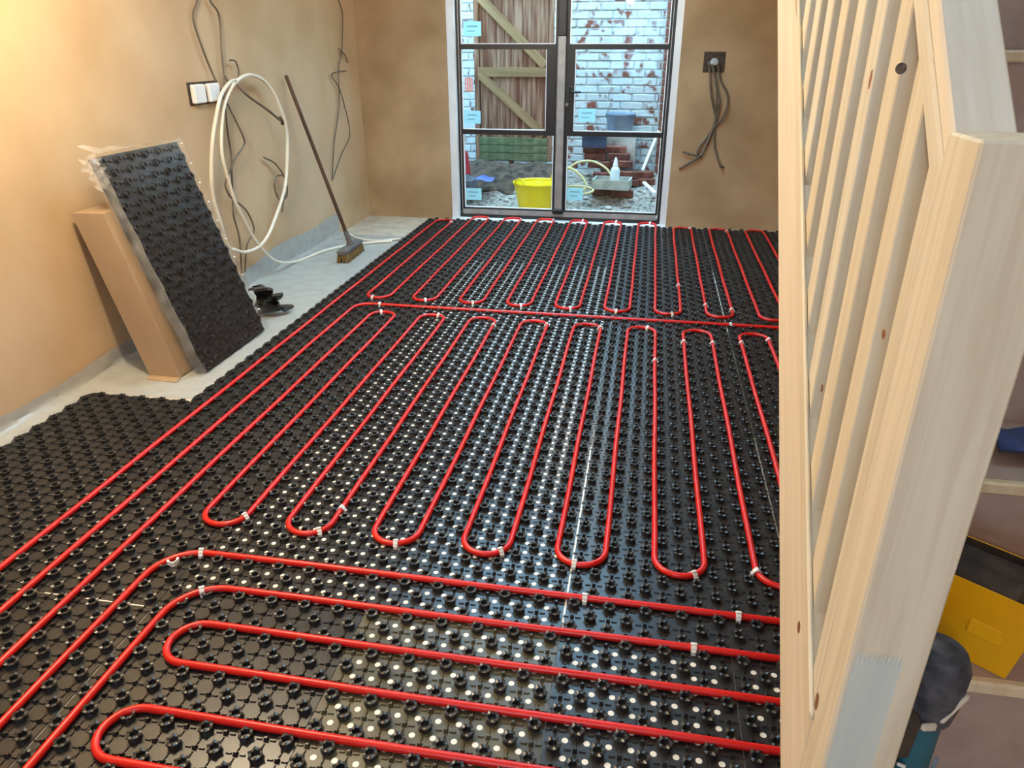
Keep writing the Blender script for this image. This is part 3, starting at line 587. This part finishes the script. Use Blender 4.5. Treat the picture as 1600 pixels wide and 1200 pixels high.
s_ = grid(10, 10, 0, 1, 0, 1, lambda a, b_: tuple(pk_pt(-.012-.075*a*(1-.4*b_)+.012*math.sin(19*b_), PL-.13*b_+.012*math.sin(17*a), .015-.03*a+.016*math.sin(13*a+21*b_)))); s_.build('film_gather', 'wrap_crumple', pk, True)
for k in range(10):
    q = pk_pt(PW+.004, PL*(.985-.097*k), .012); MB().lathe([(0, -.004), (.006, -.002), (.006, .002), (0, .004)], 8, q).build('edge_stud', 'white_plastic', pk, True)

# black plastic offcuts on the sheet
def ribbon(pts, w, t):
    pts = smooth_path(pts, 5); m = MB(); vs = []
    for i, p in enumerate(pts):
        d = (pts[min(i+1, len(pts)-1)]-pts[max(i-1, 0)]).normalized(); sd = d.cross(Vector((0, 0, 1))).normalized(); up = sd.cross(d); ww = w[int(i*len(w)/len(pts))]
        vs += [p+sd*ww+up*t, p-sd*ww+up*t, p-sd*ww-up*t, p+sd*ww-up*t]
    n = len(pts); fs = [(i*4+k, i*4+(k+1) % 4, i*4+4+(k+1) % 4, i*4+4+k) for i in range(n-1) for k in range(4)]+[(0, 1, 2, 3), (n*4-4, n*4-3, n*4-2, n*4-1)]
    return m.add(vs, fs)
for pts, w, lb in (([(396, 452, .13), (404, 450, .16), (412, 455, .12), (410, 470, .07), (405, 482, .03)], [.03, .05, .055, .04, .05], 'pointed black plastic offcut tucked against the wrapped pack'),
                   ([(404, 487, .025), (416, 479, .05), (424, 470, .06), (431, 466, .10), (434, 460, .14)], [.05, .06, .045, .03, .03], 'twisted black plastic offcut standing up on the polythene'),
                   ([(415, 486, .02), (428, 483, .045), (442, 480, .04), (452, 482, .035)], [.035, .03, .03, .042], 'small black plastic offcut nearest the panel edge')):
    P = [on_z(a_, b_, z_) for a_, b_, z_ in pts]
    tag(ribbon(P, w, .008).build('panel_offcut', 'black_plastic', smooth=True), lb, 'offcut', 'black panel offcuts')

# ---------------------------------------------------------------- broom
t = thing('broom', 'dark handled sweeping broom propped against the left wall', 'broom', (-2.12, 5.07, 0))
top = Vector((-2.462, 5.06, 1.245))-t.location; foot = Vector((.0, .0, .115))
MB().tube([foot, foot.lerp(top, .5), top], [.0135, .013, .0125], 10).build('handle', 'broom_wood', t, True)
MB().tube([(0, 0, .085), foot, foot.lerp(top, .07)], [.028, .021, .017], 10).build('socket', 'broom_grey', t, True)
R = Matrix.Rotation(math.pi/2+.04, 3, 'Z')
MB().box((0, 0, .075), (.37, .075, .035), R, ch=.008).build('head', 'broom_grey', t); hd = COL.objects[-1]
m = MB(); rr = random.Random(3)
for i in range(26):
    for j in range(5):
        x, y = -.175+.014*i, -.03+.015*j; m.tube([R @ Vector((x, y, .06)), R @ Vector((x*1.04+rr.uniform(-.004, .004), y*1.35+rr.uniform(-.004, .004), .003))], .006, 4, False)
m.build('bristles', 'bristle', hd, kind='stuff')

# ---------------------------------------------------------------- sockets and cables
t = thing('socket_outlet', 'twin white blanking plates in a dark chased box on the left wall', 'socket', (XL, 4.08, 1.188))
m = MB().box((.001, -.005, 0), (.004, .31, .118)); m.build('chased_box', 'dark_recess', t)
for y in (-.085, .065): MB().box((.016, y, -.002), (.03, .112, .098), ch=.006).build('blanking_plate', 'white_plastic', t)
def wall_cable(name, px, off, r, m, label, cat, group=None, k=6, X=XL):
    offs = off if isinstance(off, list) else [off]*len(px)
    pts = [on_x(a, b_, X+o_) for (a, b_), o_ in zip(px, offs)]
    o = MB().tube(smooth_path(pts, k), r, 7).build(name, m, smooth=True); return tag(o, label, cat, group)
G = 'loose grey cables on the left wall'
wall_cable('cable', [(309, -30), (308, 0), (302, 20), (303, 36), (312, 64), (324, 96), (336, 124), (346, 146), (356, 164), (368, 188), (380, 214), (381, 227), (366, 250), (359, 269)], [.02]*8+[.03, .05, .06, .05, .04, .03], .0055, 'grey_cable', 'grey cable with a long left loop hanging from above the socket', 'cable', G)
wall_cable('cable', [(322, -30), (328, 0), (340, 18), (344, 40), (346, 80), (349, 110), (351, 150), (355, 200), (361, 240), (362, 267), (364, 313), (365, 337), (374, 372), (377, 418), (378, 428)], .024, .0055, 'grey_cable', 'grey cable falling straight past the white hose to the floor', 'cable', G)
wall_cable('cable', [(359, 94), (368, 96), (373, 112), (371, 126), (366, 132)], .03, .005, 'grey_cable', 'short hooked grey cable end above the coiled hose', 'cable', G)
wall_cable('cable', [(352, 118), (356, 126), (368, 130), (388, 150), (416, 170), (438, 188)], [.02, .03, .05, .10, .14, .17], .008, 'grey_cable', 'stiff dark cable jutting out past the hose coil', 'cable', G)
wall_cable('cable_end', [(437, 184), (441, 190), (442, 195)], .17, .011, 'dark_recess', 'stripped cable tip at the end of the jutting cable', 'cable', G)
wall_cable('cable', [(359, 269), (352, 288), (359, 306), (371, 316), (387, 332), (397, 360), (386, 383), (383, 425)], .03, .0055, 'grey_cable', 'grey cable swinging out in an S low on the wall', 'cable', G)
wall_cable('cable', [(412, 246), (429, 255), (443, 274), (449, 297), (443, 313), (441, 332)], [.02, .03, .04, .04, .03, .03], .0055, 'grey_cable', 'short grey cable with downward tail inside the hose loop', 'cable', G)
wall_cable('cable', [(443, 274), (432, 276), (429, 292), (436, 311), (447, 309), (449, 292)], .04, .0055, 'grey_cable', 'small round grey cable loop inside the hose loop', 'cable', G)
G = 'thin cables near the back corner'
wall_cable('cable', [(525, -30), (529, 0), (535, 20), (535, 50), (534, 80), (530, 100), (529, 116), (530, 160), (527, 190), (522, 224), (519, 282)], .02, .005, 'grey_cable', 'long thin cable hanging down beside the back corner', 'cable', G)
wall_cable('cable', [(530, 76), (540, 88), (543, 98)], .02, .006, 'grey_cable', 'stubby cable end sticking out near the back corner', 'cable', G)
wall_cable('cable', [(541, 111), (528, 112), (518, 118), (530, 138), (540, 172), (546, 200), (545, 218), (534, 240), (519, 282)], .025, .005, 'grey_cable', 'curving thin cable near the back corner ending low', 'cable', G)
G = 'white flexible hose on the left wall'
wall_cable('flexible_hose', [(372, 126), (360, 128), (346, 148), (338, 180), (332, 220), (330, 267), (333, 308), (345, 350), (356, 384), (369, 391), (383, 394), (404, 386), (418, 369), (429, 344), (441, 309), (447, 278), (449, 220), (445, 190), (438, 170), (428, 146), (412, 126), (392, 117), (376, 122), (366, 132)], [.05, .06, .08, .08, .07, .06, .05, .05, .05, .06, .06, .07, .08, .08, .08, .08, .08, .08, .08, .07, .06, .06, .06, .05], .0105, 'white_hose', 'white flexible hose hung in a big loop on the left wall', 'hose', G)
px = [(366, 130), (354, 154), (348, 180), (346, 220), (348, 248), (357, 281), (366, 311), (380, 341), (397, 372), (420, 400), (439, 410)]
pts = [on_x(a, b_, XL+.07) for a, b_ in px]+[on_z(462, 409, .012), on_z(481, 402, .012), on_z(513, 390, .012), on_z(560, 381, .012), on_z(612, 377, .012)]
tag(MB().tube(smooth_path(pts), .0095, 8).build('flexible_hose', 'white_hose', smooth=True), 'white hose dropping from the coil and trailing over the polythene', 'hose', G)
pts = [on_z(533, 358, .012), on_z(548, 367, .012), on_z(562, 373, .012), on_z(590, 376, .012), on_z(626, 373, .012)]
tag(MB().tube(smooth_path(pts), .008, 8).build('flexible_hose', 'white_hose', smooth=True), 'short white hose on the floor behind the broom', 'hose', G)
# cable outlet on the end wall
t = thing('cable_outlet', 'open dark back box with a pale lump in the end wall', 'socket', tuple(on_y(1116, 97, YB)))
MB().box((0, -.001, 0), (.165, .006, .15)).build('chased_box', 'dark_recess', t)
MB().lathe([(0, -.02), (.03, -.012), (.035, .01), (.02, .035), (0, .04)], 12, (0, -.012, -.01), sy=.5).build('filler_lump', 'mortar', t, True)
for i, (px, lb) in enumerate([([(1107, 96), (1109, 112), (1111, 148), (1117, 188), (1101, 231), (1093, 244), (1061, 264)], 'left grey cable from the end wall box, kicking out left'), ([(1112, 100), (1120, 140), (1117, 193), (1116, 225), (1125, 258), (1130, 260)], 'grey cable from the end wall box ending in a small hook'),
    ([(1122, 100), (1126, 125), (1137, 151), (1131, 180), (1112, 204), (1092, 231), (1090, 240), (1096, 245)], 'right grey cable from the end wall box, bowed outwards'), ([(1115, 102), (1118, 130), (1124, 160), (1119, 188), (1108, 215), (1104, 226)], 'middle grey cable from the end wall box, shortest'), ([(1067, 237), (1083, 242), (1096, 245)], 'small loose cable tail crossing the end wall cables')]):
    P = [on_y(a, b_, YB-.012-.012*((i+j) % 3)) for j, (a, b_) in enumerate(px)]
    tag(MB().tube(smooth_path(P), .0085, 7).build('cable', 'grey_cable', smooth=True), lb, 'cable', 'cables from the end wall box')

# ---------------------------------------------------------------- staircase (rises away from the camera)
ST = thing('staircase', 'new pine staircase with slatted balustrade rising along the right wall', 'staircase', (.35, .80, 0))
so = ST.location; SX = .307; K = .952
def sp(x, y, z): return Vector((x, y, z))-so
def rk(name, x0, x1, zlo, zhi, y0, y1, m, plumb=True):
    """raked member: vertical extent zlo(Y)..zhi(Y), cut plumb at both ends; mesh local Z runs up the rake"""
    a = math.atan(K); M = Matrix.Rotation(-(math.pi/2-a), 4, 'X'); base = sp(0, y0, zlo(y0)); M = Matrix.Translation(base) @ M; Mi = M.inverted()
    c = .003; xs = [(x0, zlo, 0), (x1, zlo, 0), (x1, zhi, 0), (x0, zhi, 0)]
    V = [Mi @ sp(x, y, f(y)) for y in (y0, y1) for x, f, _ in xs]
    o = MB().add(V, [(0, 1, 2, 3), (4, 5, 6, 7), (0, 1, 5, 4), (1, 2, 6, 5), (2, 3, 7, 6), (3, 0, 4, 7)]).build(name, m, ST); o.matrix_local = M
    bv = o.modifiers.new('edge', 'BEVEL'); bv.width = .003; bv.segments = 1; return o
ln = lambda z, y0: (lambda y: z+K*(y-y0))
YT = 3.12
rk('string', SX, SX+.034, ln(.286, .965), ln(.536, .965), .86, YT, 'pine_pale')
rk('base_rail', SX-.002, SX+.062, ln(.536, .965), ln(.604, .965), .86, YT, 'pine')
rk('base_rail_lip', SX-.007, SX+.001, ln(.604, .965), ln(.622, .965), .86, YT, 'pine'); rk('base_rail_lip', SX+.056, SX+.066, ln(.604, .965), ln(.622, .965), .86, YT, 'pine')
rk('handrail', SX, SX+.064, ln(1.293, .895), ln(1.336, .895), .865, YT, 'pine')
rk('handrail_cap', SX+.003, SX+.066, ln(1.336, .895), ln(1.372, .895), .865, YT, 'pine_pale')  # whiter pine carries the light falling on the handrail top
for i in range(18):
    y = .976+.1185*i
    timber('spindle', sp(SX+.0255, y+.026, .60+K*(y-.965)), sp(SX+.0255, y+.026, 1.345+K*(y-.895)), .047, .052, 'pine', ST)
timber('spindle', sp(SX+.03, .891, .50), sp(SX+.03, .891, 1.315), .06, .036, 'pine', ST)
NW = timber('newel_post', sp(SX+.047, .831, 0.002), sp(SX+.047, .831, 1.349), .094, .086, 'pine', ST, ch=.003)
# pale finger-jointed block let into the newel's front face
zt, x0, x1, yf = .70, SX+.006, SX+.064, .7868
poly = [(x0, .05), (x1, .05), (x1, zt)]; n = 11
for k in range(n):
    xa = x1-(x1-x0)*k/n; w = (x1-x0)/n; poly += [(xa-w*.25, zt+.016), (xa-w*.5, zt+.016), (xa-w*.75, zt)]
poly.append((x0, zt))
o = MB().prism(poly, lambda x, z: tuple(sp(x, yf+.004, z)), lambda x, z: tuple(sp(x, yf, z))).build('finger_joint_block', 'pine_block', NW); o.matrix_parent_inverse = NW.matrix_basis.inverted()
for k in range(-1, 9):
    y = .99+.245*k; z = .5+.23*k
    td = MB().box(sp((SX+.034+XR)/2, y+.14, z-.011), (XR-SX-.036, .25, .022)).build('tread', 'mdf', ST)
    MB().box(sp((SX+.034+XR)/2, y+.009, z-.0125), (XR-SX-.036, .018, .025), ch=.004).build('nosing', 'pine_nosing', td)
    zb = max(.004, z-.23); MB().box(sp((SX+.034+XR)/2, y+.026, (zb+z-.023)/2), (XR-SX-.036, .012, z-.023-zb)).build('riser', 'mdf', ST)

# dark knots in the timber, let into the faces they show on
mat('knot_wood', srgb(120, 76, 48), srgb(150, 98, 62), rough=.6, scale=60); mat('knot_dark', srgb(66, 58, 48), srgb(120, 106, 88), rough=.6, scale=90)
for q, pl, v, rx, rz, m in (((1360, 124), 'x', SX+.0018, .006, .014, 'knot_wood'), ((1284, 607), 'x', SX+.0018, .005, .007, 'knot_wood'), ((1380, 522), 'x', SX+.0018, .006, .006, 'knot_wood'), ((1276, 1096), 'x', SX-.0003, .008, .016, 'knot_wood'), ((1248, 980), 'x', SX-.0003, .009, .011, 'knot_wood'), ((1408, 107), 'y', 1.0942, .007, .007, 'knot_dark')):
    c = on_x(*q, v) if pl == 'x' else on_y(*q, v); P = [(math.cos(k*math.pi/7), math.sin(k*math.pi/7)) for k in range(14)]
    d = Vector((.0006, 0, 0)) if pl == 'x' else Vector((0, .0006, 0)); ax = Vector((0, 1, 0)) if pl == 'x' else Vector((1, 0, 0))
    MB().prism(P, lambda a, b_: tuple(c-so+ax*a*rx+Vector((0, 0, b_*rz))), lambda a, b_: tuple(c-so+d+ax*a*rx+Vector((0, 0, b_*rz)))).build('knot', m, ST)

# things left on the stairs
t = thing('plastic_caddy', 'yellow plastic caddy on a stair tread behind the newel', 'caddy', (.582, 1.10, .502), rz=-.64)
def frus(a0, b0, a1, b1, z0, z1): return [(sx*a, sy*b_, z) for (a, b_, z) in ((a0, b0, z0), (a1, b1, z1)) for sx, sy in ((-1, -1), (1, -1), (1, 1), (-1, 1))]
vo = frus(.095, .05, .118, .066, 0, .155); vi = frus(.092, .047, .115, .063, .004, .155)
MB().add(vo+vi[4:], [(0, 1, 2, 3)]+[(i, (i+1) % 4, 4+(i+1) % 4, 4+i) for i in range(4)]+[(4+i, 4+(i+1) % 4, 8+(i+1) % 4, 8+i) for i in range(4)]).build('body', 'yellow_tub', t)
MB().add(vi, [(0, 1, 2, 3)]+[(i, (i+1) % 4, 4+(i+1) % 4, 4+i) for i in range(4)]).build('liner', 'dusty_dark', t)
MB().box((.05, -.058, .075), (.05, .008, .03), Matrix.Rotation(-.1, 3, 'X'), ch=.003).build('grip', 'yellow_tub', t)
o = MB().box((0, 0, 0), (.19, .092, .13), ch=.02).build('tool_pouch', 'dusty_dark', loc=(.582, 1.10, .60)); o.rotation_euler.z = -.64; tag(o, 'dark dusty pouch inside the yellow caddy', 'pouch')
t = thing('power_tool', 'dusty teal and black power tool standing upright on the stairs', 'power tool', (.438, .868, .270), rz=.3)
R = Matrix.Rotation(.05, 3, 'Y') @ Matrix.Scale(.94, 3)
MB().lathe([(0, 0), (.036, 0), (.042, .02), (.040, .16), (.036, .25), (.034, .30)], 18, sx=.95, sy=1.1, R=R).build('body', 'teal_plastic', t, True)
MB().lathe([(.034, .285), (.043, .30), (.047, .34), (.046, .395), (.036, .418), (0, .424)], 18, sx=.98, sy=1.05, R=R).build('head', 'dusty_rubber', t, True)
MB().tube([R @ Vector(q) for q in ((-.035, -.01, .05), (-.05, -.015, .12), (-.05, -.015, .2), (-.035, -.01, .27))], [.018, .02, .02, .018], 10).build('grip', 'dark_green_plastic', t, True)
MB().box(R @ Vector((-.045, -.02, .28)), (.045, .05, .09), R, ch=.012).build('gear_case', 'dusty_dark', t)
MB().box(R @ Vector((.01, -.046, .345)), (.008, .008, .06), R @ Matrix.Rotation(.5, 3, 'Y'), ch=.003).build('trim_strip', 'dust_pale', t)
MB().box(R @ Vector((-.02, -.045, .31)), (.025, .01, .014), R, ch=.004).build('dust_patch', 'dust_pale', t)
MB().box(R @ Vector((-.03, -.034, .215)), (.018, .006, .006), R @ Matrix.Rotation(.5, 3, 'Y'), ch=.002).build('button', 'white_plastic', t)
MB().box(R @ Vector((.02, -.041, .2)), (.008, .004, .07), R, ch=.0015).build('gloss_strip', 'bucket_blue', t)
o = grid(14, 10, -.09, .09, -.06, .06, lambda x, y: (x, y, .012+.02*abs(math.sin(16*x+9*y))+.012*math.cos(22*y))).build('cleaning_rag', 'blue_cloth', smooth=True, loc=(.76, 1.36, .731)); md = o.modifiers.new('t', 'SOLIDIFY'); md.thickness = .006
tag(o, 'crumpled dark blue rag on the tread above the yellow caddy', 'rag')

# ---------------------------------------------------------------- ceiling lamps
def pendant(x, y, power, label, col=(1, .82, .56)):
    t = thing('pendant_lamp', label, 'lamp', (x, y, ZC))
    MB().lathe([(0, 0), (.045, 0), (.04, -.025), (0, -.03)], 14).build('ceiling_rose', 'white_plastic', t, True)
    MB().tube([(0, 0, -.03), (0, 0, -.16)], .004, 6).build('cord', 'white_plastic', t, True)
    MB().lathe([(0, -.15), (.018, -.155), (.02, -.19), (0, -.195)], 12).build('lamp_holder', 'white_plastic', t, True)
    MB().lathe([(0, -.19), (.014, -.2), (.03, -.235), (.03, -.26), (.015, -.285), (0, -.29)], 14).build('bulb', 'bulb', t, True)
    l = bpy.data.lights.new('lamp_light', 'POINT'); l.energy = power; l.color = col; l.shadow_soft_size = .05
    lo = bpy.data.objects.new('lamp_light', l); COL.objects.link(lo); lo.parent = t; lo.location = (0, 0, -.34)
pendant(-1.72, 2.2, LAMP_POWER['room'], 'bare bulb on the ceiling in the near part of the room')
pendant(-.55, 6.26, LAMP_POWER['door'], 'bare bulb on the ceiling near the garden door')
pendant(-.5, -1.35, LAMP_POWER['fill'], 'added cool white fill bulb, unseen on the ceiling behind the viewpoint', (.97, .90, 1))  # added fill lamp, out of view, lined up to light the spindle fronts
